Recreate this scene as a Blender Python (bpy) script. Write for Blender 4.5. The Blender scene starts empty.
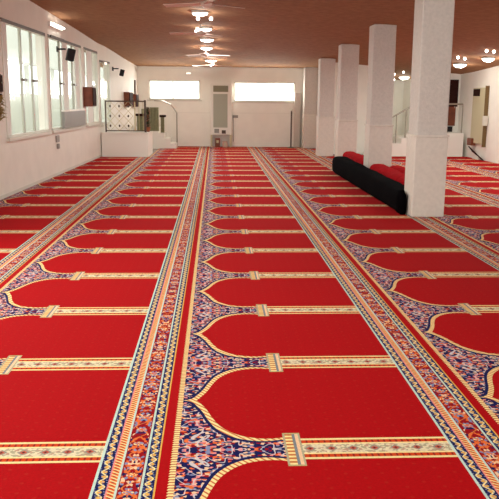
import bpy, bmesh, math, random
from mathutils import Vector, Matrix
random.seed(7)
C = bpy.context.scene.collection
SC = bpy.context.scene
PI = math.pi

# ------------------------------------------------------------------ camera
CAMH = 1.4
FPX, PITCH, YAW, ROLL = 740.0, 0.1992, 0.04755, 0.0077
F = Vector((math.sin(YAW)*math.cos(PITCH), math.cos(YAW)*math.cos(PITCH), -math.sin(PITCH)))
r0 = Vector((math.cos(YAW), -math.sin(YAW), 0)); u0 = r0.cross(F)
R = math.cos(ROLL)*r0 + math.sin(ROLL)*u0
U = -math.sin(ROLL)*r0 + math.cos(ROLL)*u0
cam = bpy.data.cameras.new('camera'); camo = bpy.data.objects.new('camera', cam); C.objects.link(camo)
m = Matrix((R, U, -F)).transposed().to_4x4(); m.translation = Vector((0, 0, CAMH))
camo.matrix_world = m
cam.sensor_width = 36; cam.lens = FPX/499*36; cam.clip_end = 300
SC.camera = camo
O = Vector((0, 0, CAMH))

# ------------------------------------------------------------------ world, view
SC.view_settings.view_transform = 'Standard'; SC.view_settings.look = 'None'
SC.view_settings.gamma = 1; SC.view_settings.use_curve_mapping = False
SC.view_settings.exposure = 0.45
w = bpy.data.worlds.new('world'); SC.world = w; w.use_nodes = True
bg = w.node_tree.nodes['Background']; bg.inputs[0].default_value = (0.93, 1.0, 0.985, 1); bg.inputs[1].default_value = 2.3

def area(name, loc, sx, sy, e, col=(.96, 1, .93), rot=(0, 0, 0)):
    l = bpy.data.lights.new(name, 'AREA'); l.shape = 'RECTANGLE'; l.size = sx; l.size_y = sy
    l.energy = e; l.color = col
    o = bpy.data.objects.new(name, l); C.objects.link(o); o.location = loc; o.rotation_euler = rot
    return o
# rows of ceiling lamps: light that falls from the ceiling, in front of and beyond the camera
area('ceiling_light_row_near', (-0.2, 4.2, 2.82), 2.6, 6.0, 30)
area('ceiling_light_row_far', (-0.2, 14.0, 2.50), 1.2, 12.0, 85)
area('ceiling_light_row_right', (4.6, 13.5, 2.20), 1.2, 9.0, 80)

# daylight that comes in through the left windows and the two back windows
for yy in (3.6, 7.6):
    area('window_daylight_left', (-3.75, yy, 1.66), 3.1, 1.6, 190, (.93, 1, .97), (PI/2, 0, -PI/2))
area('window_daylight_back_left', (-1.2, 23.0, 1.69), 1.5, .5, 45, (1, 1, .95), (-PI/2, 0, 0))
area('window_daylight_back_right', (1.5, 23.0, 1.63), 1.8, .55, 55, (1, 1, .95), (-PI/2, 0, 0))

# ------------------------------------------------------------------ pixel helpers (measuring on real planes)
def ray(x, y): return F + (x-249.5)/FPX*R - (y-249.5)/FPX*U
def gnd(x, y, z=0.0):
    d = ray(x, y); return O + d*((z-CAMH)/d.z)
def atY(x, y, Y):
    d = ray(x, y); return O + d*(Y/d.y)
def onpl(x, y, a, b):
    d = ray(x, y); n = Vector((b[1]-a[1], -(b[0]-a[0]), 0))
    return O + d*((Vector((a[0], a[1], 0))-O).dot(n)/d.dot(n))

# ceiling height, measured at a few places
GX = [-3.4, 2.62, 6.8]; GY = [-2.0, 12.5, 16.0, 19.0, 22.9, 24.4]
GZ = [[3.42, 2.95, 2.83, 2.71, 2.34, 2.30], [3.0, 2.66, 2.565, 2.45, 2.34, 2.30], [2.7, 2.36, 2.25, 2.10, 2.02, 1.98]]
def zc(x, y):
    def idx(v, G):
        for i in range(len(G)-2):
            if v < G[i+1]: break
        else: i = len(G)-2
        t = (v-G[i])/(G[i+1]-G[i]); return i, max(0, min(1, t))
    i, a = idx(x, GX); j, b = idx(y, GY)
    return (GZ[i][j]*(1-a)*(1-b)+GZ[i+1][j]*a*(1-b)+GZ[i][j+1]*(1-a)*b+GZ[i+1][j+1]*a*b)
def onceil(x, y):
    d = ray(x, y); lo, hi = 1.0, 40.0
    for _ in range(50):
        mid = (lo+hi)/2; p = O+d*mid
        if p.z < zc(p.x, p.y): lo = mid
        else: hi = mid
    return O+d*lo

# ------------------------------------------------------------------ material tools
def srgb(r, g, b):
    f = lambda c: ((c/255+0.055)/1.055)**2.4 if c/255 > 0.04045 else c/255/12.92
    return (f(r), f(g), f(b), 1)
def mat(name, col, rough=.6, metal=0, noise=0.0, nscale=20, emit=None, es=0, spec=.4, bump=0.0, bscale=80):
    mt = bpy.data.materials.new(name); mt.use_nodes = True; nt = mt.node_tree; b = nt.nodes['Principled BSDF']
    b.inputs['Base Color'].default_value = col; b.inputs['Roughness'].default_value = rough
    b.inputs['Metallic'].default_value = metal; b.inputs['Specular IOR Level'].default_value = spec
    if emit: b.inputs['Emission Color'].default_value = emit; b.inputs['Emission Strength'].default_value = es
    if noise or bump:
        tc = nt.nodes.new('ShaderNodeTexCoord')
        n = nt.nodes.new('ShaderNodeTexNoise'); n.inputs['Scale'].default_value = nscale; n.inputs['Detail'].default_value = 6
        nt.links.new(tc.outputs['Object'], n.inputs['Vector'])
        if noise:
            cr = nt.nodes.new('ShaderNodeValToRGB'); k = noise
            cr.color_ramp.elements[0].position = .3; cr.color_ramp.elements[1].position = .7
            cr.color_ramp.elements[0].color = (col[0]*(1-k), col[1]*(1-k), col[2]*(1-k), 1)
            cr.color_ramp.elements[1].color = (min(1, col[0]*(1+k)), min(1, col[1]*(1+k)), min(1, col[2]*(1+k)), 1)
            nt.links.new(n.outputs['Fac'], cr.inputs[0]); nt.links.new(cr.outputs[0], b.inputs['Base Color'])
        if bump:
            n2 = nt.nodes.new('ShaderNodeTexNoise'); n2.inputs['Scale'].default_value = bscale
            nt.links.new(tc.outputs['Object'], n2.inputs['Vector'])
            bp = nt.nodes.new('ShaderNodeBump'); bp.inputs['Strength'].default_value = bump; bp.inputs['Distance'].default_value = .02
            nt.links.new(n2.outputs['Fac'], bp.inputs['Height']); nt.links.new(bp.outputs[0], b.inputs['Normal'])
    return mt

class E:                                    # a small expression writer for Math nodes
    nt = None
    def __init__(s, k): s.k = k
    @staticmethod
    def op(o, *a):
        n = E.nt.nodes.new('ShaderNodeMath'); n.operation = o
        for i, x in enumerate(a):
            x = x.k if isinstance(x, E) else x
            if isinstance(x, (int, float)): n.inputs[i].default_value = x
            else: E.nt.links.new(x, n.inputs[i])
        return E(n.outputs[0])
    def __add__(s, o): return E.op('ADD', s, o)
    def __radd__(s, o): return E.op('ADD', o, s)
    def __sub__(s, o): return E.op('SUBTRACT', s, o)
    def __rsub__(s, o): return E.op('SUBTRACT', o, s)
    def __mul__(s, o): return E.op('MULTIPLY', s, o)
    def __rmul__(s, o): return E.op('MULTIPLY', o, s)
    def __truediv__(s, o): return E.op('DIVIDE', s, o)
    def lt(s, o): return E.op('LESS_THAN', s, o)
    def gt(s, o): return E.op('GREATER_THAN', s, o)
    def fract(s): return E.op('FRACT', s)
    def floor(s): return E.op('FLOOR', s)
    def abs(s): return E.op('ABSOLUTE', s)
    def sin(s): return E.op('SINE', s)
    def sqrt(s): return E.op('SQRT', s)
def both(*a):
    r = a[0]
    for x in a[1:]: r = r*x
    return r
def between(x, lo, hi): return x.gt(lo)*x.lt(hi)
def rgbval(c):
    n = E.nt.nodes.new('ShaderNodeRGB'); n.outputs[0].default_value = c; return n.outputs[0]
def mix(fac, a, b):                          # colours, fac an expression
    n = E.nt.nodes.new('ShaderNodeMix'); n.data_type = 'RGBA'
    E.nt.links.new(fac.k, n.inputs[0])
    for i, x in ((6, a), (7, b)):
        if isinstance(x, tuple): n.inputs[i].default_value = x
        else: E.nt.links.new(x, n.inputs[i])
    return n.outputs[2]
def vor(x, y, sx, sy, cols, rnd=1.0, thick=False):
    """cells of random flat colours; cols = [(share, colour)]"""
    cb = E.nt.nodes.new('ShaderNodeCombineXYZ')
    E.nt.links.new((x*sx).k, cb.inputs[0]); E.nt.links.new((y*sy).k, cb.inputs[1])
    v = E.nt.nodes.new('ShaderNodeTexVoronoi'); v.voronoi_dimensions = '2D'; v.inputs['Scale'].default_value = 1
    v.inputs['Randomness'].default_value = rnd
    E.nt.links.new(cb.outputs[0], v.inputs['Vector'])
    sp = E.nt.nodes.new('ShaderNodeSeparateColor'); E.nt.links.new(v.outputs['Color'], sp.inputs[0])
    cr = E.nt.nodes.new('ShaderNodeValToRGB'); cr.color_ramp.interpolation = 'CONSTANT'
    E.nt.links.new(sp.outputs[0], cr.inputs[0])
    el = cr.color_ramp.elements; p = 0
    el[0].color = cols[0][1]; p = cols[0][0]
    el[1].position = p; el[1].color = cols[1][1]; p += cols[1][0]
    for s, c in cols[2:]:
        e = el.new(p); e.color = c; p += s
    return cr.outputs[0], E(v.outputs['Distance'])
def curve(x, pts, x0, x1):
    """piecewise curve through pts (x, y in 0..1) for x in x0..x1"""
    n = E.nt.nodes.new('ShaderNodeFloatCurve'); cu = n.mapping.curves[0]
    P = [((a-x0)/(x1-x0), b) for a, b in pts]
    cu.points[0].location = P[0]; cu.points[1].location = P[-1]
    for a, b in P[1:-1]: cu.points.new(a, b)
    n.mapping.update()
    E.nt.links.new(((x-x0)/(x1-x0)).k, n.inputs['Value'])
    return E(n.outputs[0])

# ------------------------------------------------------------------ carpet
XA, WL, Y0, DY = -0.4502, 1.4165, 2.7775, 1.0129
def carpet_material():
    mt = bpy.data.materials.new('prayer_carpet_wool'); mt.use_nodes = True; nt = mt.node_tree; E.nt = nt
    b = nt.nodes['Principled BSDF']; b.inputs['Roughness'].default_value = .95; b.inputs['Specular IOR Level'].default_value = .08
    tc = nt.nodes.new('ShaderNodeTexCoord'); sp = nt.nodes.new('ShaderNodeSeparateXYZ')
    nt.links.new(tc.outputs['Object'], sp.inputs[0])
    u = E(sp.outputs[0]); y = E(sp.outputs[1])
    row = y*(1/DY) + 20.5
    v = row.fract() - 0.5                    # 0 on the bars, +-.5 at the cusps
    a = v.abs()
    RED = srgb(172, 4, 12); NAVY = srgb(24, 26, 82); CREAM = srgb(244, 222, 158); ORG = srgb(228, 108, 52)
    WHT = srgb(196, 216, 206); PINK = srgb(228, 138, 138); LIL = srgb(128, 138, 178); MAR = srgb(150, 14, 24)
    GRY = srgb(178, 168, 140); OCH = srgb(226, 172, 84); PEACH = srgb(238, 198, 160)
    # red field with small woven dots
    gx = (u*(1/.07)).fract()-.5; gy = (y*(1/.07)+(u*(1/.07)).floor()*.5).fract()-.5
    dots = (gx*gx+gy*gy).lt(.012)
    field = mix(dots*.32, RED, srgb(176, 48, 34))
    # spandrel flowers, mirrored about the bars
    fl, dist = vor(u, a, 66, 84, [(.46, NAVY), (.12, MAR), (.12, PINK), (.12, PEACH), (.11, LIL), (.07, ORG)])
    st = ((u*34+a*22).sin()*1.1+(u*75-a*60).sin()+a*40).sin().abs().lt(.2)
    spand = mix(st, fl, srgb(206, 196, 200))
    # arch curve
    G = [(.28, .52), (.36, .50), (.385, .455), (.41, .395), (.437, .305), (.47, .222), (.50, .178), (.55, .130), (.61, .102), (.68, .093), (.74, .102), (.80, .11)]
    gout = curve(u, G, .28, .80)
    gin = curve(u+.019, [(p[0], p[1]-.022) for p in G[:-1]] + [(.80, .085)], .28, .80)
    tick = ((u*34).fract()+(y*30).fract()).fract().lt(.38)
    border = mix(tick, CREAM, srgb(205, 120, 70))
    gnv = curve(u+.030, [(p[0], p[1]-.036) for p in G[:-1]] + [(.80, .07)], .28, .80)
    arch = mix(a.gt(gnv), spand, NAVY)
    arch = mix(a.gt(gin), arch, border)
    inside = a.lt(gout)
    col = mix(both(inside, between(u, .30, .742)), field, arch)
    cusp = both(u.lt(.36), u.gt(.295))
    col = mix(cusp, col, arch)
    # dark thin outline outside the border
    # bars
    t = (y*1.0)
    barfl = vor(u, v, 90, 110, [(.60, srgb(226, 212, 180)), (.25, GRY), (.15, srgb(190, 150, 130))])[0]
    dm = ((u*(1/.088)).fract()-.5).abs()*.088*.8+a*.9
    barfl = mix(dm.lt(.021), barfl, srgb(150, 140, 130)); barfl = mix(dm.lt(.013), barfl, srgb(196, 84, 60)); barfl = mix(dm.lt(.006), barfl, srgb(60, 40, 50))
    red2 = mix((u*40).fract().lt(.3), srgb(206, 70, 30), srgb(150, 30, 26))
    bar = mix(a.gt(.036), barfl, CREAM)
    bar = mix(a.gt(.048), bar, red2)
    bar = mix(a.gt(.074), bar, CREAM)
    col = mix(both(u.gt(.79), a.lt(.090)), col, bar)
    # capital
    cap = mix(((v*34).fract()).lt(.5), CREAM, srgb(200, 120, 66))
    cap = mix(u.lt(.742), cap, GRY)
    cap = mix(u.gt(.772), cap, srgb(126, 132, 140))
    cap = mix(u.gt(.784), cap, PEACH)
    cap = mix(u.gt(.798), cap, GRY)
    cap = mix(a.gt(.132), cap, srgb(190, 170, 120))
    col = mix(both(between(u, .733, .806), a.lt(.143)), col, cap)
    # long border band, u 0 .. .30
    um = (u-.1355).abs()
    flo, d2 = vor(um, y, 90, 62, [(.50, MAR), (.13, ORG), (.13, PEACH), (.12, LIL), (.12, NAVY)])
    ph = (y*(1/.13)).fract()-.5
    ell = ((um/.022)*(um/.022)+(ph*ph)*70)
    flo = mix(ell.lt(1.0), flo, vor(u, y, 150, 150, [(.35, LIL), (.30, CREAM), (.35, ORG)])[0])
    side = (u-.1355-(y*(2*PI/.13)).sin()*.026).abs()
    flo = mix(side.lt(.0035), flo, srgb(222, 120, 60))
    flo = mix(um.gt(.037), flo, MAR)
    def vine(c, ph0):
        s = (y*(2*PI/.075)+ph0).sin()
        n = mix(((u-c)-s*.011).abs().lt(.0045), NAVY, CREAM)
        k = (y*(1/.0375)+ph0*.3).fract()-.5
        n = mix((((u-c)*60)*((u-c)*60)+k*k*4).lt(.30), n, OCH)
        s2 = ((u*1.0)*230+(y*230)).sin()*((y*150)-u*160).sin()
        return mix(s2.gt(.62), n, LIL)
    org = mix(((y*(1/.022)+u*30).fract()).lt(.36), ORG, CREAM)
    org = mix(both(((y*(1/.022)+u*30).fract()).gt(.75), (u-.072).abs().lt(.007)), org, MAR)
    bnd = vine(.0325, 0)
    bnd = mix(u.lt(.011), bnd, WHT)
    bnd = mix(u.gt(.054), bnd, PINK)
    bnd = mix(u.gt(.060), bnd, org)
    bnd = mix(u.gt(.086), bnd, WHT)
    bnd = mix(u.gt(.095), bnd, flo)
    bnd = mix(u.gt(.176), bnd, WHT)
    bnd = mix(u.gt(.185), bnd, vine(.2055, 1.7))
    bnd = mix(u.gt(.226), bnd, OCH)
    bnd = mix(u.gt(.233), bnd, RED)
    tooth = (y*(1/.020)).fract()
    tcol = mix(tooth.lt(.38), CREAM, srgb(190, 96, 60))
    tri = (tooth-.5).abs()*.02
    bnd = mix(u.gt(.274+tri*.6), bnd, tcol)
    bnd = mix(u.gt(.300), bnd, spand)
    col = mix(u.lt(.3005), col, bnd)
    # wool grain
    n = nt.nodes.new('ShaderNodeTexNoise'); n.inputs['Scale'].default_value = 90; n.inputs['Detail'].default_value = 3
    nt.links.new(tc.outputs['Object'], n.inputs['Vector'])
    cr = nt.nodes.new('ShaderNodeMapRange'); cr.inputs[1].default_value = .3; cr.inputs[2].default_value = .7
    cr.inputs[3].default_value = .88; cr.inputs[4].default_value = 1.1
    nt.links.new(n.outputs['Fac'], cr.inputs[0])
    mm = nt.nodes.new('ShaderNodeVectorMath'); mm.operation = 'SCALE'
    nt.links.new(col, mm.inputs[0]); nt.links.new(cr.outputs[0], mm.inputs['Scale'])
    nt.links.new(mm.outputs[0], b.inputs['Base Color'])
    bp = nt.nodes.new('ShaderNodeBump'); bp.inputs['Strength'].default_value = .25; bp.inputs['Distance'].default_value = .004
    nt.links.new(n.outputs['Fac'], bp.inputs['Height']); nt.links.new(bp.outputs[0], b.inputs['Normal'])
    return mt

M = {}
M['carpet'] = carpet_material()
M['wall'] = mat('wall_paint', srgb(238, 232, 222), .75, noise=.03, nscale=3)
M['wall_back'] = mat('back_wall_paint', srgb(250, 247, 238), .7, noise=.03, nscale=3)
M['column'] = mat('column_plaster', srgb(208, 198, 190), .8, noise=.07, nscale=26, bump=.25, bscale=60)
M['clad'] = mat('column_cladding', srgb(218, 207, 196), .6, noise=.05, nscale=20)
M['ceiling'] = mat('ceiling_paint', srgb(157, 117, 86), .9, spec=.1, noise=.14, nscale=9, bump=.3, bscale=30)
M['floor'] = mat('concrete_floor', srgb(150, 140, 130), .8, noise=.1)
M['white'] = mat('white_paint', srgb(244, 241, 232), .5)
M['whiteframe'] = mat('window_frame_white', srgb(222, 218, 206), .45)
M['greyframe'] = mat('window_frame_grey', srgb(166, 162, 146), .4)
M['curtain'] = mat('white_blind', srgb(240, 238, 232), .8)
M['black'] = mat('black_plastic', srgb(18, 16, 18), .6)
M['blackcloth'] = mat('black_carpet_backing', srgb(7, 5, 7), .98, noise=.4, nscale=30, bump=.3, spec=.02)
M['redroll'] = mat('rolled_red_wool', srgb(168, 8, 20), .95, noise=.25, nscale=14, bump=.6, bscale=30, spec=.05)
M['wood'] = mat('brown_wood', srgb(122, 62, 38), .5, noise=.25, nscale=9)
M['darkwood'] = mat('dark_wood', srgb(50, 26, 22), .85, noise=.2, spec=.1)
M['metal'] = mat('grey_railing_metal', srgb(168, 160, 146), .4, .5)
M['darkmetal'] = mat('dark_railing_metal', srgb(92, 76, 66), .5, .4)
M['gold'] = mat('gilt_scroll_metal', srgb(206, 190, 150), .4, .3)
M['olive'] = mat('olive_green_ribbed_cloth', srgb(140, 138, 106), .8, noise=.15)
M['leaf'] = mat('dark_leaf', srgb(62, 62, 36), .7, noise=.3)
M['flower'] = mat('dried_flower', srgb(170, 96, 70), .7, noise=.3)
M['yellowleaf'] = mat('ochre_leaf', srgb(160, 132, 62), .7, noise=.3)
M['beige'] = mat('beige_enamel', srgb(206, 198, 164), .5)
M['ac_grille'] = mat('olive_grey_grille', srgb(150, 146, 118), .5)
M['ac_panel'] = mat('pale_louvre', srgb(184, 186, 168), .5)
M['grey'] = mat('grey_plastic', srgb(150, 146, 140), .5)
M['lamp'] = mat('lamp_glow', (1, 1, 1, 1), .5, emit=(1, .96, .88, 1), es=6)
M['lampdim'] = mat('lamp_globe', srgb(240, 225, 205), .3, emit=(1, .9, .78, 1), es=1.0)
M['blade'] = mat('fan_blade', srgb(214, 186, 172), .35)
M['terracotta'] = mat('pot_clay', srgb(150, 90, 60), .8)

def pane_material(name, tint, alpha):
    mt = bpy.data.materials.new(name); mt.use_nodes = True; nt = mt.node_tree
    out = nt.nodes['Material Output']; nt.nodes.remove(nt.nodes['Principled BSDF'])
    t = nt.nodes.new('ShaderNodeBsdfTransparent'); t.inputs[0].default_value = tint
    g = nt.nodes.new('ShaderNodeBsdfGlossy'); g.inputs['Roughness'].default_value = .12; g.inputs[0].default_value = (1, 1, 1, 1)
    mx = nt.nodes.new('ShaderNodeMixShader'); mx.inputs[0].default_value = alpha
    nt.links.new(t.outputs[0], mx.inputs[1]); nt.links.new(g.outputs[0], mx.inputs[2]); nt.links.new(mx.outputs[0], out.inputs[0])
    return mt
M['pane'] = pane_material('window_glass', (.95, .955, .94, 1), .05)
M['outwall'] = mat('outside_wall', srgb(166, 163, 150), .9, noise=.05, nscale=1)
M['outupper'] = mat('outside_facade', srgb(172, 170, 160), .9, noise=.03, nscale=1)

# ------------------------------------------------------------------ mesh tools
def prism(bm, pts, z0, z1):
    lo = [bm.verts.new((p[0], p[1], z0 if not callable(z0) else z0(*p))) for p in pts]
    hi = [bm.verts.new((p[0], p[1], z1 if not callable(z1) else z1(*p))) for p in pts]
    n = len(pts); bm.faces.new(lo[::-1]); bm.faces.new(hi)
    for i in range(n): bm.faces.new((lo[i], lo[(i+1) % n], hi[(i+1) % n], hi[i]))
def box(bm, x0, x1, y0, y1, z0, z1, mtx=None):
    vs = [Vector((x, y, z)) for z in (z0, z1) for x, y in ((x0, y0), (x1, y0), (x1, y1), (x0, y1))]
    if mtx is not None: vs = [mtx @ v for v in vs]
    v = [bm.verts.new(p) for p in vs]
    for f in ((3, 2, 1, 0), (4, 5, 6, 7), (0, 1, 5, 4), (1, 2, 6, 5), (2, 3, 7, 6), (3, 0, 4, 7)): bm.faces.new([v[i] for i in f])
def tube(bm, pts, r, n=8):
    pts = [Vector(p) for p in pts]; rings = []
    rr = r if isinstance(r, (list, tuple)) else [r]*len(pts)
    up = Vector((0, 0, 1))
    for i, p in enumerate(pts):
        d = (pts[min(i+1, len(pts)-1)]-pts[max(i-1, 0)]).normalized()
        s = d.cross(up)
        if s.length < 1e-3: s = d.cross(Vector((0, 1, 0)))
        s.normalize(); t = s.cross(d).normalized()
        rings.append([bm.verts.new(p+rr[i]*(math.cos(2*PI*k/n)*s+math.sin(2*PI*k/n)*t)) for k in range(n)])
    for a, b in zip(rings, rings[1:]):
        for k in range(n): bm.faces.new((a[k], a[(k+1) % n], b[(k+1) % n], b[k]))
    bm.faces.new(rings[0][::-1]); bm.faces.new(rings[-1])
def lathe(bm, prof, loc=(0, 0, 0), n=20, sx=1, sy=1):
    rings = []
    for r, z in prof:
        rings.append([bm.verts.new((loc[0]+sx*r*math.cos(2*PI*k/n), loc[1]+sy*r*math.sin(2*PI*k/n), loc[2]+z)) for k in range(n)])
    for a, b in zip(rings, rings[1:]):
        for k in range(n): bm.faces.new((a[k], a[(k+1) % n], b[(k+1) % n], b[k]))
    bm.faces.new(rings[0][::-1]); bm.faces.new(rings[-1])
def obj(name, bm, m_, parent=None, bevel=0, smooth=False, loc=None):
    bmesh.ops.recalc_face_normals(bm, faces=bm.faces)
    me = bpy.data.meshes.new(name)
    if loc is not None: bmesh.ops.translate(bm, verts=bm.verts, vec=-Vector(loc))
    bm.to_mesh(me); bm.free()
    o = bpy.data.objects.new(name, me); C.objects.link(o); me.materials.append(m_)
    if smooth:
        for p in me.polygons: p.use_smooth = True
    if loc is not None: o.location = loc
    if parent is not None: o.parent = parent
    if bevel:
        b = o.modifiers.new('bevel', 'BEVEL'); b.width = bevel; b.segments = 2; b.limit_method = 'ANGLE'
    return o
def NB(): return bmesh.new()
def tag(o, label, cat, group=None):
    o['label'] = label; o['category'] = cat
    if group: o['group'] = group
    return o
def thing(name, label, cat, loc=(0, 0, 0), rz=0, group=None):
    o = bpy.data.objects.new(name, None); C.objects.link(o); o.location = loc; o.rotation_euler = (0, 0, rz)
    o.empty_display_size = .1
    return tag(o, label, cat, group)
def struct(name, bm, m_, parent=None, **k):
    o = obj(name, bm, m_, parent, **k)
    if parent is None: o['kind'] = 'structure'
    return o
def label(o, t): o['label'] = t; return o
def copy_tree(o, parent=None):
    c = o.copy(); C.objects.link(c); c.parent = parent
    for ch in list(o.children): copy_tree(ch, c)
    return c

# ------------------------------------------------------------------ the shell
WA, WB, WC = (-3.294, -2.0), (-2.794, 18.4), (-2.3, 22.7)
bm = NB(); prism(bm, [(-3.5, -2), (6.95, -2), (6.95, 24.4), (-3.5, 24.4)], -.15, 0.0); struct('floor', bm, M['floor'])

# ceiling, falling gently towards the back
bm = NB()
xs = [-3.4, -1.9, -.4, 1.1, 2.62, 4.0, 5.4, 6.9]; ys = [-2, 2, 6, 9, 12.5, 14.2, 16, 17.5, 19, 21, 22.9, 24.4]
lo = [[bm.verts.new((x, y, zc(x, y))) for y in ys] for x in xs]; hi = [[bm.verts.new((x, y, zc(x, y)+.15)) for y in ys] for x in xs]
for i in range(len(xs)-1):
    for j in range(len(ys)-1):
        bm.faces.new((lo[i][j], lo[i][j+1], lo[i+1][j+1], lo[i+1][j])); bm.faces.new((hi[i][j], hi[i+1][j], hi[i+1][j+1], hi[i][j+1]))
for i in range(len(xs)-1):
    bm.faces.new((lo[i][0], lo[i+1][0], hi[i+1][0], hi[i][0])); bm.faces.new((lo[i][-1], hi[i][-1], hi[i+1][-1], lo[i+1][-1]))
for j in range(len(ys)-1):
    bm.faces.new((lo[0][j], hi[0][j], hi[0][j+1], lo[0][j+1])); bm.faces.new((lo[-1][j], lo[-1][j+1], hi[-1][j+1], hi[-1][j]))
struct('ceiling', bm, M['ceiling'])

# left wall with its openings.  s = distance along the wall line
def wall_frame(a, b):
    a = Vector((a[0], a[1], 0)); b = Vector((b[0], b[1], 0)); d = (b-a); L = d.length; d.normalize()
    n = Vector((d.y, -d.x, 0))               # into the room (to the right of the line)
    def P(s, off, z): return a+d*s+n*off+Vector((0, 0, z))
    def S(p): return (p-a).dot(d)
    return P, S, L
P1, S1, L1 = wall_frame(WA, WB); P2, S2, L2 = wall_frame(WB, WC)
def wbox(bm, P, s0, s1, o0, o1, z0, z1):
    vs = []
    for z in (z0, z1):
        for s, o in ((s0, o0), (s1, o0), (s1, o1), (s0, o1)):
            zz = z
            if z is None: q = P(s, 0, 0); zz = zc(q.x, q.y)+.02
            vs.append(bm.verts.new(P(s, o, zz)))
    for f in ((3, 2, 1, 0), (4, 5, 6, 7), (0, 1, 5, 4), (1, 2, 6, 5), (2, 3, 7, 6), (3, 0, 4, 7)): bm.faces.new([vs[i] for i in f])
def sx1(px): return S1(onpl(px, 105, WA, WB))
def sx2(px): return S2(onpl(px, 105, WB, WC))
SILL, HEAD = .84, 2.48
A0, A1 = sx1(5), sx1(47.5); B0, B1 = sx1(50.5), sx1(82.5); C0, C1 = sx1(85.5), sx1(98.5)
D0, D1 = sx2(100.5), sx2(110.5)
opens1 = [(2.0, 5.2), (6.0, 9.2), (A0, A1), (B0, B1), (C0, C1)]
bm = NB(); s = 0
for a_, b_ in opens1:
    wbox(bm, P1, s, a_, -.16, 0, 0, None)
    wbox(bm, P1, a_, b_, -.16, 0, 0, SILL); wbox(bm, P1, a_, b_, -.16, 0, HEAD, None); s = b_
wbox(bm, P1, s, L1, -.16, 0, 0, None)
struct('wall_left', bm, M['wall'])
bm = NB(); wbox(bm, P2, -.02, D0, -.16, 0, 0, None); wbox(bm, P2, D0, D1, -.16, 0, 0, .8); wbox(bm, P2, D0, D1, -.16, 0, 2.3, None)
wbox(bm, P2, D1, L2+.1, -.16, 0, 0, None); struct('wall_left_rear', bm, M['wall'])

def left_window(n, P, s0, s1, z0, z1, mull, whites=()):
    e = bpy.data.objects.new('window_%d' % n, None); C.objects.link(e); e['kind'] = 'structure'
    bm = NB(); t = .035
    wbox(bm, P, s0, s1, -.05, .01, z0, z0+t); wbox(bm, P, s0, s1, -.05, .01, z1-t, z1)
    wbox(bm, P, s0, s0+t, -.05, .01, z0, z1); wbox(bm, P, s1-t, s1, -.05, .01, z0, z1)
    obj('window_frame', bm, M['whiteframe'], e)
    bm = NB(); wbox(bm, P, s0-.03, s1+.03, -.03, .05, z0-.05, z0); obj('window_sill', bm, M['whiteframe'], e)
    bm = NB(); wbox(bm, P, s0, s1, -.015, .012, z1-.03, z1+.02); obj('blind_rail', bm, M['darkmetal'], e)
    ed = [s0+t]+[m_ for m_ in mull]+[s1-t]
    for m_ in mull:
        bm = NB(); wbox(bm, P, m_-.03, m_+.03, -.045, -.012, z0+t, z1-t); obj('mullion', bm, M['greyframe'], e)
        bm = NB(); q = P(m_, 0, 0); wbox(bm, P, m_-.10, m_+.10, -.012, .035, 1.66, 1.70); obj('window_handle', bm, M['darkmetal'], e)
    for a_, b_ in zip(ed, ed[1:]):
        bm = NB(); wbox(bm, P, a_, b_, -.035, -.029, z0+t, z1-t); obj('pane', bm, M['pane'], e)
    for a_, b_ in whites:
        bm = NB(); k = max(2, int((b_-a_)/.09)); 
        for i in range(k):
            sa = a_+(b_-a_)*i/k; wbox(bm, P, sa+.004, a_+(b_-a_)*(i+1)/k-.004, -.010, .006, z0+.036, z1-.036)
        o = obj('blind_strip', bm, M['curtain'], e); label(o, 'white gathered vertical blind')
    return e
left_window(1, P1, A0, A1, SILL, HEAD, [sx1(24.7), sx1(35.2)], [(sx1(5.5), sx1(10))])
left_window(2, P1, B0, B1, SILL, HEAD, [sx1(62.5), sx1(75)], [(sx1(64), sx1(69)), (sx1(76.5), sx1(80))])
left_window(3, P1, C0, C1, SILL, HEAD, [sx1(93.6)], [(sx1(88), sx1(92.8))])
left_window(4, P2, D0, D1, .8, 2.3, [], [])
left_window(5, P1, 6.0, 9.2, SILL, HEAD, [7.6], []); left_window(6, P1, 2.0, 5.2, SILL, HEAD, [3.6], [])

# outside: a low garden wall and the facade across the yard, seen through the glass
bm = NB(); box(bm, -9.3, -9.1, 6, 75, -.2, 1.62); struct('wall_garden', bm, M['outwall'])
bm = NB(); box(bm, -9.5, -9.1, 6, 75, 3.05, 12); 
for k in range(12): box(bm, -9.4, -9.2, 8+k*6, 8.25+k*6, 1.6, 3.1)
struct('wall_facade', bm, M['outupper'])
bm = NB(); box(bm, -9.3, -3.6, -2, 75, -.3, -.15); struct('floor_yard', bm, M['outwall'])

# back wall with two windows
YB = 22.7
def backpx(x, y): return atY(x, y, YB)
W1 = (backpx(148.6, 79.8), backpx(200.3, 100)); W2 = (backpx(233.8, 81.8), backpx(295, 102.8))
bm = NB()
zt = lambda: 2.6
x_a, x_b, x_c, x_d = W1[0].x, W1[1].x, W2[0].x, W2[1].x
z1a, z1b = W1[1].z, W1[0].z; z2a, z2b = W2[1].z+.02, W2[0].z
for x0, x1, z0, z1 in ((-2.6, x_a, 0, 2.6), (x_a, x_b, 0, z1a), (x_a, x_b, z1b, 2.6), (x_b, x_c, 0, 2.6), (x_c, x_d, 0, z2a), (x_c, x_d, z2b, 2.6), (x_d, 3.3, 0, 2.6)):
    box(bm, x0, x1, YB, YB+.2, z0, z1)
struct('wall_back', bm, M['wall_back'])
bm = NB(); box(bm, 3.1, 4.55, 19.8, 20.0, 0, 2.7); box(bm, 6.05, 6.75, 19.8, 20.0, 0, 2.7); box(bm, 3.1, 3.3, 20.0, 22.7, 0, 2.7)
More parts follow.
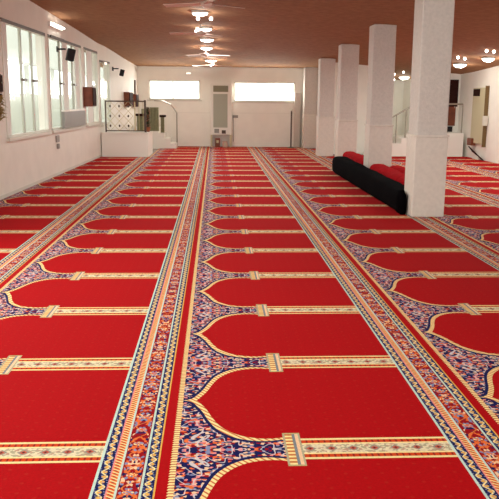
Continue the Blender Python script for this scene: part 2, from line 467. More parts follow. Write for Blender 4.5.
box(bm, 4.4, 4.55, 20.0, 24.2, 0, 2.7); box(bm, 6.05, 6.2, 20.0, 24.2, 0, 2.7); box(bm, 4.4, 6.2, 24.0, 24.2, 0, 2.7); box(bm, 4.55, 6.05, 19.85, 24.0, 0, .33); struct('wall_back_right', bm, M['wall_back'])
bm = NB(); prism(bm, [(6.62, -2), (6.8, -2), (6.7, 20), (6.50, 20)], 0, 2.8); struct('wall_right', bm, M['wall_back'])
def back_window(n, xa, xb, za, zb, mull):
    e = bpy.data.objects.new('window_%d' % n, None); C.objects.link(e); e['kind'] = 'structure'
    bm = NB(); t = .04
    for a in ((xa, xb, za, za+t), (xa, xb, zb-t, zb), (xa, xa+t, za, zb), (xb-t, xb, za, zb)): box(bm, a[0], a[1], YB+.03, YB+.09, a[2], a[3])
    obj('window_frame', bm, M['whiteframe'], e)
    for mx_ in mull:
        bm = NB(); box(bm, mx_-.02, mx_+.02, YB+.03, YB+.09, za+t, zb-t); obj('mullion', bm, M['whiteframe'], e)
    bm = NB(); box(bm, xa+t, xb-t, YB+.055, YB+.062, za+t, zb-t); obj('pane', bm, M['pane'], e)
    bm = NB(); box(bm, xa-.05, xb+.05, YB-.03, YB+.03, za-.04, za); obj('window_sill', bm, M['whiteframe'], e)
back_window(7, x_a, x_b, z1a, z1b, [backpx(173, 90).x]); back_window(8, x_c, x_d, z2a, z2b, [])
bm = NB(); box(bm, -2.3, 3.1, YB-.04, YB, 2.30, 2.38); struct('trim_1', bm, M['white'])          # cornice
bm = NB(); box(bm, -1.25, -.14, YB-.018, YB, 1.0, 1.03); box(bm, .52, 2.5, YB-.018, YB, 1.0, 1.03); struct('trim_2', bm, M['white'])
bm = NB(); box(bm, 2.40, 2.58, YB-.12, YB, 0, 1.62); struct('trim_3', bm, M['clad'])

# ------------------------------------------------------------------ carpets
def lane(k, poly, text, z=0.012):
    x0 = XA+WL*k
    bm = NB(); prism(bm, poly, 0.0, z)
    o = obj('prayer_carpet', bm, M['carpet'], loc=(x0, Y0, 0.0))
    tag(o, text, 'carpet', 'long prayer carpet lanes laid side by side'); return o
YN = 1.2
def xl(k): return XA+WL*k
lw = lambda y: -3.245+.0245*y
lane(-2, [(lw(YN)+.01, YN), (xl(-1), YN), (xl(-1), 18.38), (lw(18.38)+.01, 18.38)], 'red prayer carpet lane running along the foot of the left window wall')
lane(-1, [(xl(-1), YN), (xl(0), YN), (xl(0), 22.68), (-1.6, 22.68), (-1.6, 18.38), (xl(-1), 18.38)], 'red prayer carpet lane whose far end passes the white corner landing')
lane(0, [(xl(0), YN), (xl(1), YN), (xl(1), 22.68), (xl(0), 22.68)], 'red prayer carpet lane in the middle, leading straight to the white louvred cabinet')
lane(1, [(xl(1), YN), (xl(2), YN), (xl(2), 22.55), (xl(1), 22.55)], 'red prayer carpet lane just left of the columns and the black roll')
lane(2, [(xl(2), YN), (xl(3), YN), (xl(3), 18.9), (3.08, 18.9), (3.08, 22.5), (xl(2), 22.5)], 'red prayer carpet lane on which the columns stand')
lane(3, [(xl(3), YN), (xl(4), YN), (xl(4), 18.9), (xl(3), 18.9)], 'red prayer carpet lane leading to the white stairs at the back right')
rwx = lambda y: 6.62-.0055*(y+2)
lane(4, [(xl(4), YN), (rwx(YN)-.01, YN), (rwx(18.9)-.01, 18.9), (xl(4), 18.9)], 'red prayer carpet lane farthest right, along the right wall')

# ------------------------------------------------------------------ columns
def column(x, yfront, w_, d_, text):
    t = thing('column', text, 'column', (x+w_/2, yfront+d_/2, .012), 0, 'square plastered columns in a row')
    zt_ = min(zc(x, yfront), zc(x+w_, yfront), zc(x, yfront+d_), zc(x+w_, yfront+d_))+.03-.012
    e = .012
    bm = NB(); box(bm, -w_/2+e, w_/2-e, -d_/2+e, d_/2-e, .98, zt_); obj('shaft', bm, M['column'], t, bevel=.015)
    bm = NB(); box(bm, -w_/2, w_/2, -d_/2, d_/2, 0, .97); obj('base_cladding', bm, M['clad'], t, bevel=.01)
    bm = NB(); box(bm, -w_/2-.008, w_/2+.008, -d_/2-.008, d_/2+.008, .97, .995); obj('cap_moulding', bm, M['clad'], t)
    return t
column(2.405, 8.86, .40, .42, 'nearest white square column, cut off by the top of the photo')
column(2.62, 12.58, .40, .42, 'second white square column, rising behind the long black roll')
column(2.62, 15.77, .40, .42, 'third white square column, just beyond the far end of the black roll')
column(2.62, 18.86, .40, .42, 'fourth white square column, between the third one and the last')
column(2.62, 22.05, .40, .42, 'farthest white square column, close to the back wall')

# ------------------------------------------------------------------ long rolls between the columns
def roll(name, xl_, xr_, y0, y1, h_, mt, wob=.01, z0=.012, n=30, m_=20, pw=.6, narrow=None, rise=0.0):
    bm = NB(); rings = []
    for i in range(n+1):
        t = i/n; y = y0+(y1-y0)*t
        e = .84 if i in (0, n) else (.95 if i in (1, n-1) else 1.0)
        xa_, xb_ = xl_+wob*math.sin(i*1.3)*.5, xr_
        if narrow and y < narrow[0]: xb_ = narrow[1]
        cx, rx = (xa_+xb_)/2, (xb_-xa_)/2*e
        hh = (h_+rise*t+wob*math.sin(i*.9+2)+wob*.6*math.sin(i*2.3))*(.93 if i in (0, n) else 1)
        ring = []
        for k in range(m_):
            a = 2*PI*k/m_; ca, sa = math.cos(a), math.sin(a)
            ring.append(bm.verts.new((cx+rx*math.copysign(abs(ca)**pw, ca), y, z0+hh/2+hh/2*math.copysign(abs(sa)**pw, sa))))
        rings.append(ring)
    for a, b in zip(rings, rings[1:]):
        for k in range(m_): bm.faces.new((a[k], a[(k+1) % m_], b[(k+1) % m_], b[k]))
    bm.faces.new(rings[0][::-1]); bm.faces.new(rings[-1])
    return obj(name, bm, mt, smooth=True, loc=((xl_+xr_)/2, (y0+y1)/2, z0))
o = roll('rolled_carpet', 2.285, 2.59, 9.04, 14.55, .285, M['blackcloth'], .005, narrow=(9.34, 2.39), pw=.5, rise=.05)
tag(o, 'long black-backed rolled carpet lying along the left side of the columns', 'rolled carpet')
g = 'rolled red carpets behind the black roll'
o = roll('rolled_carpet', 2.60, 2.90, 9.4, 12.52, .315, M['redroll'], .005, rise=.04); tag(o, 'red rolled carpet between the nearest and second column, against the black roll', 'rolled carpet', g)
o = roll('rolled_carpet', 2.92, 3.2, 11.0, 12.50, .32, M['redroll'], .005); tag(o, 'short lower red rolled carpet right of the near red roll', 'rolled carpet', g)
o = roll('rolled_carpet', 2.60, 2.90, 13.06, 15.2, .375, M['redroll'], .005); tag(o, 'red rolled carpet beside the far end of the black roll', 'rolled carpet', g)

# ------------------------------------------------------------------ left landing with railing
LX0, LX1, LY0, LY1, LZ = -2.77, -1.64, 18.42, 22.65, .60
t = thing('stair_landing', 'low white masonry landing in the left back corner, under the scroll railing', 'landing', (-2.2, 18.4, 0))
bm = NB(); prism(bm, [(-2.765, LY0), (LX1, LY0), (LX1, 19.8), (-2.60, 19.8)], 0, LZ-.03); obj('block', bm, M['white'], t, loc=None).matrix_parent_inverse = Matrix.Translation((2.2, -18.4, 0))
bm = NB(); prism(bm, [(-2.765, LY0-.02), (LX1+.02, LY0-.02), (LX1+.02, 19.8), (-2.60, 19.8)], LZ-.03, LZ); o = obj('top_slab', bm, M['white'], t); o.matrix_parent_inverse = Matrix.Translation((2.2, -18.4, 0))
t = thing('corner_steps', 'white steps against the back wall, under the curved grey handrail', 'stairs', (-1.64, 21.6, .0))
bm = NB(); box(bm, -.62, .02, 0, 1.08, 0, .60); obj('platform', bm, M['white'], t)
for k in range(3):
    bm = NB(); box(bm, .02+k*.17, .02+(k+1)*.17, 0, 1.08, .013, .45-.15*k); obj('step', bm, M['white'], t)

def bar(bm, a, b, r=.012, n=6): tube(bm, [a, b], r, n)
t = thing('scroll_railing', 'wrought metal railing with pale diamond scrolls standing on the low white landing', 'railing', (-2.2, 18.5, LZ))
def loc(p): return (p[0]+2.2, p[1]-18.5, p[2]-LZ)
fy = 18.5
x0, x1, xm = -2.66, -1.70, -2.0
bm = NB()
bar(bm, loc((x0, fy, 1.35)), loc((x1, fy, 1.35)), .018); bar(bm, loc((x0, fy, .64)), loc((x1, fy, .64)), .014)
bar(bm, loc((x0, fy, .605)), loc((x0, fy, 1.36)), .018); obj('frame', bm, M['darkmetal'], t)
bm = NB(); bar(bm, loc((xm+.05, fy, .64)), loc((xm+.05, fy, 1.35)), .014); obj('post', bm, M['gold'], t)
bm = NB(); bar(bm, loc((x1, fy, .605)), loc((x1, fy, 1.38)), .026, 8); obj('post', bm, M['darkmetal'], t)
bm = NB()
nx, nz = 3, 3; dx = (xm-x0)/nx; dz = .71/nz
for i in range(nx):
    for j in range(nz):
        cx, cz = x0+dx*(i+.5), .64+dz*(j+.5)
        q = [(cx, fy, cz-dz/2), (cx+dx/2, fy, cz), (cx, fy, cz+dz/2), (cx-dx/2, fy, cz)]
        for k in range(4): bar(bm, loc(q[k]), loc(q[(k+1) % 4]), .0055, 5)
for i in range(1, 3): bar(bm, loc((xm+.05+.1*i, fy, .64)), loc((xm+.05+.1*i, fy, 1.35)), .007, 5)
obj('diamond_lattice', bm, M['gold'], t)
for i in range(nx):
    for j in range(nz):
        cx, cz = x0+dx*(i+.5), .64+dz*(j+.5)
        bm = NB(); lathe(bm, [(.002, -.035), (.022, -.012), (.022, .012), (.002, .035)], loc((cx, fy, cz)), 8); obj('rosette', bm, M['darkmetal'], t)

# curved handrail going down behind, to a post on the floor
t = thing('stair_handrail', 'thin grey handrail curving down to a post beside the back-left steps', 'handrail', (-1.1, 22.3, .012))
pts = [(-1.56, 19.75, 1.37), (-1.45, 21.2, 1.36), (-1.27, 22.0, 1.26), (-1.12, 22.3, 1.02)]
bm = NB(); tube(bm, [(p[0]+1.1, p[1]-22.3, p[2]-.012) for p in pts], .016, 8); obj('rail', bm, M['metal'], t, smooth=True)
bm = NB(); tube(bm, [(-.02, 0, 0), (-.02, 0, 1.0)], .018, 8); obj('post', bm, M['metal'], t)

# green ribbed panels and plants on the landing
def ribbed(x, y, w_, h_, text, n=6, cap=False, z=LZ):
    t = thing('ribbed_screen', text, 'screen', (x, y, z), 0, None)
    bm = NB(); pr = []
    for i in range(n*4+1):
        a = i/(n*4); pr.append((-w_/2+w_*a, -.03-.025*abs(math.sin(PI*a*n))))
    pr += [(w_/2, .06), (-w_/2, .06)]
    prism(bm, pr, 0, h_); obj('pleats', bm, M['olive'], t)
    if cap:
        bm = NB(); box(bm, -w_/2-.03, w_/2+.05, -.08, .08, h_, h_+.06); o = obj('cap', bm, M['darkwood'], t, bevel=.01); label(o, 'dark cap')
    return t
p = atY(154.5, 129, 19.4); ribbed(p.x, 19.4, .225, .60, 'broad olive green ribbed screen on the corner landing, behind the mottled plant')
p = atY(146, 129, 19.5); ribbed(p.x, 19.5, .21, .56, 'olive green ribbed screen hidden in part by the mottled plant', 5)
p = atY(140, 129, 19.3); ribbed(p.x, 19.3, .14, .38, 'small brown-topped green screen at the left of the mottled plant', 4, True)
p = atY(162, 129, 19.6); t = ribbed(-1.50, 21.65, .10, .44, 'narrow green ribbed post with a dark cap, right of the broad green screen', 3, True, z=.463)

def plant(name, text, loc_, h_, w_, nl, leafm, flm=None, pot=True, seed=1):
    random.seed(seed)
    t = thing(name, text, 'plant', loc_)
    if pot:
        bm = NB(); lathe(bm, [(.05, 0), (.075, .10), (.08, .12), (.07, .12)], (0, 0, 0), 14); obj('pot', bm, M['terracotta'], t, smooth=True)
    bm = NB(); zb = .1 if pot else .0
    tube(bm, [(0, 0, zb), (.01, 0, zb+h_*.5), (0, .01, h_*.95)], .008, 5); obj('stem', bm, M['leaf'], t)
    bm = NB(); bf = NB()
    for i in range(nl):
        z = zb+(h_-zb)*random.random(); a = random.random()*2*PI; r = w_/2*(.35+.65*random.random())
        c = Vector((r*.35*math.cos(a), r*.35*math.sin(a), z)); tip = Vector((r*math.cos(a), r*math.sin(a), z+.05*random.uniform(-1, 1.4)))
        s = (tip-c).cross(Vector((0, 0, 1))).normalized()*.018; mid = (c+tip)/2+Vector((0, 0, .015))
        tgt = bf if (flm and random.random() < .35) else bm
        v = [tgt.verts.new(q) for q in (c, mid+s, tip, mid-s)]; v2 = tgt.verts.new(mid+Vector((0, 0, .008)))
        for k in range(4): tgt.faces.new((v[k], v[(k+1) % 4], v2))
    obj('foliage', bm, leafm, t)
    if flm: o = obj('blossom', bf, flm, t); label(o, 'reddish and cream blossom')
    else: bf.free()
    return t
p = atY(147.5, 129, 18.9); plant('potted_plant', 'tall dark mottled plant with reddish flowers behind the end post of the scroll railing', (p.x, 18.9, LZ), .60, .19, 260, M['leaf'], M['flower'], seed=3)
p = atY(0, 110, 10.5)

# ------------------------------------------------------------------ things on the left wall
def on1(x, y): return onpl(x, y, WA, WB)
def on2(x, y): return onpl(x, y, WB, WC)
ang1 = math.atan2(WB[1]-WA[1], WB[0]-WA[0])-PI/2        # rotation of the wall line from +Y
ang2 = math.atan2(WC[1]-WB[1], WC[0]-WB[0])-PI/2
# wall-mounted things: local +X into the room, +Y along the wall
def speaker(px, py, size, text, P, S, on, ang, tilt):
    q = on(px, py); s_ = S(q)
    base = P(s_, .0, q.z)
    t = thing('wall_speaker', text, 'speaker', base, ang, 'black speakers on wall brackets')
    bm = NB(); box(bm, 0, .02, -.05, .05, -.02, .08); box(bm, .0, .16, -.015, .015, .02, .05); obj('bracket', bm, M['black'], t)
    mt_ = Matrix.Translation((.25, -.02, -.07)) @ Matrix.Rotation(tilt, 4, 'Z') @ Matrix.Rotation(.25, 4, 'Y')
    h_ = size
    bm = NB(); box(bm, -h_*.4, h_*.4, -h_*.42, h_*.42, -h_*.62, h_*.62, mt_); cab = obj('cabinet', bm, M['black'], t, bevel=.012)
    bm = NB(); box(bm, -h_*.34, h_*.34, -h_*.45, -h_*.42, -h_*.55, h_*.55, mt_); obj('speaker_grille', bm, mat('speaker_cloth', srgb(34, 30, 34), .9), t)
    return t
speaker(57, 51, .175, 'black box speaker on a bracket between the near left windows', P1, S1, on1, ang1, .35)
speaker(112.5, 70, .135, 'smaller-looking black box speaker on a bracket farther along the left wall', P2, S2, on2, ang2, .3)

def cabinet(on, P, S, ang, xa, xb, ya, yb, depth, text):
    a = on(xa, (ya+yb)/2); s0 = S(a); s1 = S(on(xb-depth*20, (ya+yb)/2))
    return a
def wallbox(P, S, on, ang, px, ytop, ybot, width, depth, text, name='wall_cabinet', cat='cabinet'):
    """brown box hung on the wall; px = its near wall edge in the photograph"""
    a = on(px, ybot); s0 = S(a); ztop = on(px, ytop).z
    t = thing(name, text, cat, P(s0, 0, a.z), ang, 'brown wooden boxes along the left wall')
    H_ = ztop-a.z
    bm = NB(); box(bm, .0, depth, 0, width, 0, H_); obj('body', bm, M['wood'], t, bevel=.006)
    bm = NB(); box(bm, depth, depth+.018, .01, width-.01, .015, H_-.015); o = obj('door', bm, M['darkwood'], t); label(o, 'darker door')
    bm = NB(); lathe(bm, [(.012, 0), (.014, .02)], (depth+.03, width*.85, H_*.5), 8); obj('knob', bm, M['metal'], o)
    return t
wallbox(P1, S1, on1, ang1, 83.5, 87, 106.5, .38, .20, 'brown wooden box on the left wall between the second and third windows')
wallbox(P2, S2, on2, ang2, 124.0, 92, 106.5, .42, .15, 'brown wooden box on the left wall just above the end of the scroll railing')
wallbox(P2, S2, on2, ang2, 131.8, 94, 107, .34, .12, 'small brown wooden box nearest the back left corner')
wallbox(P1, S1, on1, ang1, -16, 73, 92.5, .45, .10, 'brown wooden box at the left edge of the photo, by the nearest window')
q = on1(-16, 98); 
t = thing('wall_shelf', 'dark shelf on a white bracket under the brown box at the left photo edge', 'shelf', P1(S1(q), 0, q.z), ang1)
bm = NB(); box(bm, 0, .11, 0, .42, 0, .06); obj('board', bm, M['darkwood'], t)
bm = NB(); box(bm, 0, .09, .2, .23, -.08, 0); obj('bracket', bm, M['metal'], t)
q2 = P1(S1(q)+.2, .10, q.z-.30)
tt = plant('hanging_plant', 'yellow-brown trailing foliage under the dark shelf at the left edge', q2, .30, .30, 200, M['yellowleaf'], None, False, 5)

def at_wall(on, x, y): return on(x, y)
# fluorescent tube high on the wall
q0 = on1(47.5, 23.5); q1 = on1(60, 30.5)
t = thing('tube_lamp', 'short lit fluorescent tube at the top of the left wall', 'lamp', P1(S1(q0), 0, q0.z), ang1)
Lg = S1(q1)-S1(q0); dzz = 0
bm = NB(); box(bm, 0, .05, 0, Lg, -.04, .04); obj('housing', bm, M['white'], t)
bm = NB(); tube(bm, [(.08, .03, 0), (.08, Lg-.03, 0)], .02, 8); obj('tube', bm, M['lamp'], t)
bm = NB(); box(bm, 0, .03, .1, Lg+.2, -.22, -.18); obj('cable_duct', bm, M['darkmetal'], t)
# socket, pale plate, low cabinet under window 2, little lamp boxes
q = on1(57, 141); t = thing('wall_socket', 'small grey socket on the left wall below the second window', 'socket', P1(S1(q), 0, q.z), ang1)
bm = NB(); box(bm, 0, .025, -.11, .11, -.02, .10); obj('cover_plate', bm, M['grey'], t, bevel=.005)
bm = NB(); box(bm, 0, .04, -.05, .05, -.14, -.05); obj('outlet', bm, M['grey'], t, bevel=.005)
q = on1(59, 122); q1 = on1(81, 122)
t = thing('radiator', 'low pale radiator in front of the lower part of the second left window', 'radiator', P1(S1(q), .055, .86), ang1)
Lr = S1(q1)-S1(q)
bm = NB()
for k in range(16): box(bm, .0, .05, Lr*k/16+.01, Lr*(k+1)/16-.01, .0, .32)
obj('fins', bm, M['grey'], t)
bm = NB(); box(bm, -.005, .055, 0, Lr, .30, .335); obj('top_rail', bm, M['white'], t)
q = on1(103.5, 63.5); q = on2(103.5, 63.5)
t = thing('emergency_light', 'tiny pale light box high on the left wall before the second speaker', 'lamp', P2(S2(q), 0, q.z), ang2)
bm = NB(); box(bm, 0, .05, -.12, .12, -.04, .04); obj('case', bm, M['whiteframe'], t, bevel=.005); bm = NB(); box(bm, .05, .06, -.09, .09, -.025, .025); obj('lens', bm, M['lampdim'], t)
q = backpx(188.5, 73.3)
t = thing('emergency_light', 'small white light box above the left back window', 'lamp', (q.x, YB, q.z))
bm = NB(); box(bm, -.09, .09, -.05, 0, -.035, .035); obj('case', bm, M['whiteframe'], t, bevel=.005); bm = NB(); box(bm, -.07, .07, -.06, -.05, -.02, .02); obj('lens', bm, M['lampdim'], t)
# door frame at the corner
sd = sx2(133.8); bm = NB(); wbox(bm, P2, sd+.1, sd+.18, 0, .04, 1.45, 1.95); struct('trim_4', bm, M['darkmetal'])
bm = NB(); wbox(bm, P1, 0, L1, 0, .012, .0, .06); struct('baseboard_left', bm, M['whiteframe'])

# ------------------------------------------------------------------ back wall things
a = backpx(210.5, 84); b = backpx(231.3, 146); xc = (a.x+b.x)/2; wd = b.x-a.x
t = thing('louvred_cabinet', 'tall narrow white cabinet with olive grille and louvred front against the back wall', 'air conditioner', (xc, YB-.02, .012))
H_ = 1.86
bm = NB(); box(bm, -wd/2, wd/2, -.30, 0, .36, H_); obj('casing', bm, M['white'], t, bevel=.01)
f_ = -.305
bm = NB(); box(bm, -.23, .21, -.312, -.30, H_-.24, H_-.06)
for k in range(6): box(bm, -.23, .21, -.325, -.312, H_-.235+k*.03, H_-.22+k*.03)
obj('top_grille', bm, M['ac_grille'], t)
bm = NB(); box(bm, -.23, .19, -.31, -.30, .58, H_-.30)
for k in range(17): box(bm, -.23, .19, -.325, -.31, .60+k*.057, .62+k*.057)
obj('louvre_panel', bm, M['ac_panel'], t)
bm = NB(); box(bm, -.20, -.06, -.32, -.30, .42, .54); obj('control_panel', bm, M['grey'], t)
bm = NB(); box(bm, .02, .14, -.32, -.30, .40, .50); obj('valve_cover', bm, M['darkmetal'], t)
bm = NB(); box(bm, -wd/2, -wd/2+.05, -.30, -.24, 0, .36); box(bm, wd/2-.05, wd/2, -.30, -.24, 0, .36); box(bm, -wd/2, -wd/2+.05, -.06, 0, 0, .36); box(bm, wd/2-.05, wd/2, -.06, 0, 0, .36); bm.free()
for lx, ly in ((-wd/2, -.30), (wd/2-.05, -.30), (-wd/2, -.06), (wd/2-.05, -.06)):
    bm = NB(); box(bm, lx, lx+.05, ly, ly+.06, 0, .36); obj('leg', bm, M['beige'], t)
t = thing('storage_box', 'small brown box standing under the louvred cabinet', 'box', (xc-.08, YB-.2, .012))
bm = NB(); box(bm, -.10, .05, -.08, .08, 0, .26); obj('carton', bm, M['wood'], t, bevel=.006); bm = NB(); box(bm, -.06, .01, -.085, -.08, .12, .2); obj('tape', bm, M['beige'], t)
o_ = None
t = thing('storage_box', 'small pale box standing right of the brown one under the louvred cabinet', 'box', (xc+.12, YB-.2, .012))
bm = NB(); box(bm, -.08, .07, -.08, .08, 0, .17); obj('carton', bm, mat('pale_pink_card', srgb(214, 178, 160), .7), t, bevel=.006); bm = NB(); box(bm, -.03, .02, -.085, -.08, .05, .12); obj('tape', bm, M['beige'], t)
q = backpx(235, 116.5)
t = thing('switch_box', 'small grey box with a cable on the back wall right of the louvred cabinet', 'switch box', (q.x, YB, q.z))
bm = NB(); box(bm, -.07, .09, -.05, 0, -.04, .04); obj('cover', bm, M['grey'], t, bevel=.005)
bm = NB(); tube(bm, [(-.05, -.015, -.04), (-.05, -.015, -.75)], .008, 6); obj('cable', bm, M['grey'], t)
a = atY(291.5, 150, 22.0)
t = thing('pole_stand', 'thin dark pole with a pale knob in the right corner of the back wall', 'stand', (a.x, 22.2, .012))
bm = NB(); tube(bm, [(0, 0, .02), (0, 0, 1.08)], .022, 8); obj('pole', bm, M['darkmetal'], t)
bm = NB(); lathe(bm, [(.01, 1.08), (.035, 1.10), (.035, 1.14), (.01, 1.16)], (0, 0, 0), 12); obj('knob', bm, M['whiteframe'], t)
bm = NB(); lathe(bm, [(.12, 0), (.12, .012), (.03, .03)], (0, 0, 0), 16); obj('foot', bm, M['darkmetal'], t)

# ------------------------------------------------------------------ right room: stairs, rail, door, air conditioner
SY0, SY1 = 18.92, 19.79
t = thing('staircase', 'white masonry stairs climbing right to a low landing, seen between the two nearest columns', 'stairs', (3.9, SY0, 0))
for k in range(4):
    x0 = 3.96+.27*k; bm = NB(); box(bm, x0-3.9, x0+.27-3.9, 0, SY1-SY0, 0, .19+.14*k-.13); o = obj('step', bm, M['white'], t)
bm = NB(); box(bm, 5.04-3.9, 6.38-3.9, 0, SY1-SY0, 0, .61); obj('landing', bm, M['white'], t)
t = thing('stair_railing', 'grey metal railing rising beside the white stairs at the back right', 'railing', (4.5, 19.0, .3))
L_ = lambda x, z, y=19.0: (x-4.5, y-19.0, z-.3)
bm = NB(); tube(bm, [L_(3.95, .66), L_(4.47, .97), L_(5.06, 1.30), L_(5.2, 1.34), L_(6.34, 1.34)], .022, 8); obj('handrail', bm, M['metal'], t)
for x, z0, z1 in ((4.10, .06, .75), (4.37, .20, .91), (4.64, .34, 1.06), (4.88, .48, 1.2), (5.2, .61, 1.34), (5.6, .61, 1.34), (6.34, .61, 1.34)):
    bm = NB(); tube(bm, [L_(x, z0), L_(x, z1)], .014, 6); obj('baluster', bm, M['metal'], t)
# door
e = bpy.data.objects.new('door_1', None); C.objects.link(e); e['kind'] = 'structure'; e.location = (6.24, 19.79, .61)
bm = NB(); box(bm, -.22, .20, -.04, 0, .66, 1.36); o = obj('upper_panel', bm, M['darkwood'], e)
bm = NB(); box(bm, -.22, .16, -.04, 0, .16, .66); o = obj('lower_panel', bm, M['wood'], e)
bm = NB(); box(bm, -.22, .10, -.04, 0, .0, .14); obj('threshold', bm, M['black'], e)
bm = NB(); lathe(bm, [(.012, 0), (.018, .05)], (.12, -.07, .62), 8); obj('door_handle', bm, M['metal'], e)

# air conditioner hung flat on the right wall
def ac_right():
    X0, X1 = 6.42, 6.50
    far = onpl(473, 88, (X0, 0), (X0, 1)); near = onpl(486, 88, (X0, 0), (X0, 1)); bot = onpl(478, 144, (X0, 0), (X0, 1))
    ya, yb = near.y, far.y; Ln = yb-ya; dp = X1-X0
    t = thing('air_conditioner', 'tall beige air conditioner hung on the right wall, with brown side and dark grille', 'air conditioner', (X1+.01, ya, bot.z))
    Hh = far.z-bot.z
    bm = NB(); box(bm, -dp, 0, .03, Ln, 0, Hh); obj('casing', bm, M['beige'], t, bevel=.01)
    bm = NB(); box(bm, -dp-.01, 0, 0, .03, -.06, Hh+.04); o = obj('side_panel', bm, mat('brown_side_panel', srgb(116, 92, 56), .7), t); label(o, 'brown side panel')
    bm = NB(); box(bm, -dp-.012, -dp, Ln*.45, Ln*.93, Hh-.20, Hh-.03)
    for k in range(5): box(bm, -dp-.022, -dp-.012, Ln*.46, Ln*.92, Hh-.195+k*.034, Hh-.18+k*.034)
    obj('outlet_grille', bm, M['darkwood'], t)
    bm = NB(); box(bm, -dp-.05, -.02, -.10, -.003, .45, .68); obj('control_box', bm, M['whiteframe'], t, bevel=.008)
    bm = NB(); box(bm, -dp-.06, -.02, Ln*.72, Ln*1.05, -.06, .12); obj('junction_box', bm, M['wood'], t, bevel=.006)
    for k in range(3):
        bm = NB(); tube(bm, [(-dp-.02+.04*k, Ln*1.0, -.10-.05*k), (-dp-.02+.04*k, -.05, -.34-.03*k)], .014, 6); obj('pipe', bm, M['darkwood'], t)
    bm = NB(); box(bm, -dp, 0, Ln*.25, Ln*.75, -bot.z+.1, -.42); obj('lower_casing', bm, M['white'], t, bevel=.01)
ac_right()

# ------------------------------------------------------------------ ceiling lamps and fans
def disc_lamp(x, y, r, text, globes=(), drop=.05):
    q = onceil(x, y-1); 
    t = thing('ceiling_lamp', text, 'ceiling lamp', (q.x, q.y, q.z), 0, 'round ceiling lamps')
    bm = NB(); lathe(bm, [(r*1.08, .02), (r*1.08, -.02), (r, -.03)], (0, 0, 0), 24); obj('rim', bm, M['white'], t)
    bm = NB(); lathe(bm, [(r, -.02), (r*.9, -drop), (r*.4, -drop-.02)], (0, 0, 0), 24); obj('diffuser', bm, M['lamp'], t, smooth=True)
    l = bpy.data.lights.new('lamp_light', 'POINT'); l.energy = 9 if y < 55 else 20; l.color = (1, .98, .90); l.shadow_soft_size = .03
    lo_ = bpy.data.objects.new('lamp_light', l); C.objects.link(lo_); lo_.parent = t; lo_.location = (0, 0, -drop-.06)
    return t
def spot(x, y, text, r=.03):
    q = onceil(x, y)
    t = thing('spot_lamp', text, 'spotlight', (q.x, q.y, q.z), 0, 'small globe spots on the ceiling')
    bm = NB(); lathe(bm, [(r*.7, .05), (r*.7, -.01)], (0, 0, 0), 12); obj('holder', bm, M['white'], t)
    bm = NB(); lathe(bm, [(r*.4, -.01), (r, -.01-r*.6), (r, -.01-r*1.2), (r*.3, -.01-r*1.9)], (0, 0, 0), 12); obj('bulb', bm, M['lamp'], t, smooth=True)
    return t
disc_lamp(200, 12.5, .13, 'largest glowing ceiling lamp, nearest in the middle row')
disc_lamp(205.5, 28.5, .12, 'glowing ceiling lamp second in the middle row, beside a small spot')
disc_lamp(207, 39.5, .145, 'glowing ceiling lamp third in the middle row, just past the big fan')
disc_lamp(206.5, 48, .14, 'glowing ceiling lamp fourth in the middle row')
disc_lamp(211, 60.5, .15, 'glowing ceiling lamp fifth in the middle row, between two distant fans')
disc_lamp(211, 70.5, .12, 'farthest glowing ceiling lamp of the middle row, near the back wall')
spot(198, 16.5, 'small glowing spot left below the nearest ceiling lamp'); spot(211, 16.5, 'small glowing spot right below the nearest ceiling lamp')
spot(198.5, 27.5, 'small glowing spot immediately left of the second ceiling lamp', .07)

def fan(x, y, drop, text, rad, rot0, blade_m='blade', rcap=.09):
    """x, y: the motor in the photograph; hangs from the ceiling on a rod"""
    d = ray(x, y); lo, hi = 1., 40.
    for _ in range(50):
        mid = (lo+hi)/2; p = O+d*mid
        if p.z < zc(p.x, p.y)-drop: lo = mid
        else: hi = mid
    p = O+d*lo
    t = thing('ceiling_fan', text, 'ceiling fan', (p.x, p.y, p.z), rot0, 'ceiling fans of the middle row')
    bm = NB(); tube(bm, [(0, 0, .03), (0, 0, drop+.01)], .012, 8); obj('rod', bm, M['white'], t)
    bm = NB(); lathe(bm, [(.03, -.05), (rcap, -.02), (rcap, .02), (.03, .05)], (0, 0, 0), 20); obj('motor_housing', bm, M['lampdim'] if blade_m == 'lit' else M['blade'], t, smooth=True)
    for k in range(3):
        a = 2*PI*k/3
        mt_ = Matrix.Rotation(a, 4, 'Z') @ Matrix.Rotation(.2, 4, 'X')
        bm = NB(); box(bm, .08, rad, -.055, .055, -.004, .004, mt_); obj('blade', bm, M['blade'], t)
    return t
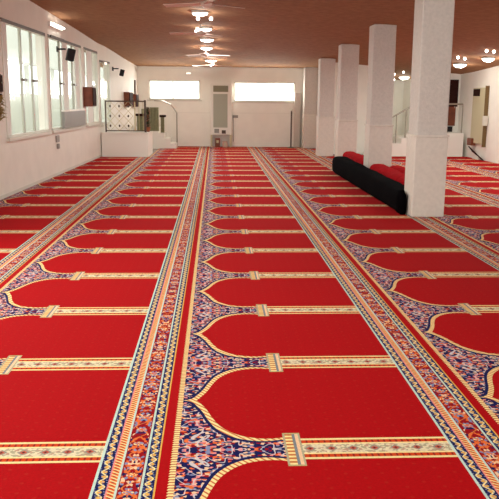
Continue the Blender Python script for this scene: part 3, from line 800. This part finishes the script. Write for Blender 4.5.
fan(201, 33.5, .16, 'ceiling fan with a long blade to the left, between the second and third lamps', .58, math.radians(172))
fan(207, 4, .2, 'nearest ceiling fan, at the top edge of the photo', .62, math.radians(38))
fan(206, 55, .16, 'ceiling fan between the fourth and fifth lamps', .60, math.radians(20))
fan(213, 65.5, .14, 'farthest ceiling fan, in front of the back wall', .62, math.radians(35))

def pendant(x, y, gl, text, r=.15):
    q = onceil(x, y)
    drop = .0
    t = thing('pendant_lamp', text, 'ceiling lamp', (q.x, q.y, q.z), 0, 'bowl lamps with globe bulbs in the right aisle')
    bm = NB(); lathe(bm, [(r*.4, .02), (r*.4, -.01)], (0, 0, 0), 16); obj('ceiling_plate', bm, M['white'], t)
    bm = NB(); lathe(bm, [(r, -.02), (r*.85, -.06), (r*.4, -.085)], (0, 0, 0), 24); obj('bowl', bm, M['lamp'], t, smooth=True)
    bm = NB(); lathe(bm, [(r*1.05, .0), (r*1.05, -.02)], (0, 0, 0), 24); obj('rim', bm, M['metal'], t)
    l = bpy.data.lights.new('lamp_light', 'POINT'); l.energy = 9; l.color = (1, .97, .88); l.shadow_soft_size = .03
    lo_ = bpy.data.objects.new('lamp_light', l); C.objects.link(lo_); lo_.parent = t; lo_.location = (0, 0, -.13)
    return t
pendant(488.3, 57.6, 0, 'right-hand bowl lamp nearest the right photo edge', .13)
pendant(460, 63.7, 0, 'bowl lamp just right of the nearest column')
pendant(404.2, 76.5, 0, 'bowl lamp seen in the gap between the two nearest columns')
for x, y, tx in ((486.8, 49, 'small globe spot left above the rightmost bowl lamp'), (494, 49.8, 'small globe spot right above the rightmost bowl lamp'), (458, 55.8, 'small globe spot left above the bowl lamp beside the nearest column'), (465, 57, 'small globe spot right above the bowl lamp beside the nearest column'),
                 (403.6, 70.8, 'small globe spot above the bowl lamp in the column gap'), (394.4, 73, 'small globe spot left of the gap lamp, by the second column'), (394, 78.5, 'lowest small globe spot by the second column'), (416, 67, 'small globe spot by the left edge of the nearest column')):
    spot(x, y, tx, .03)
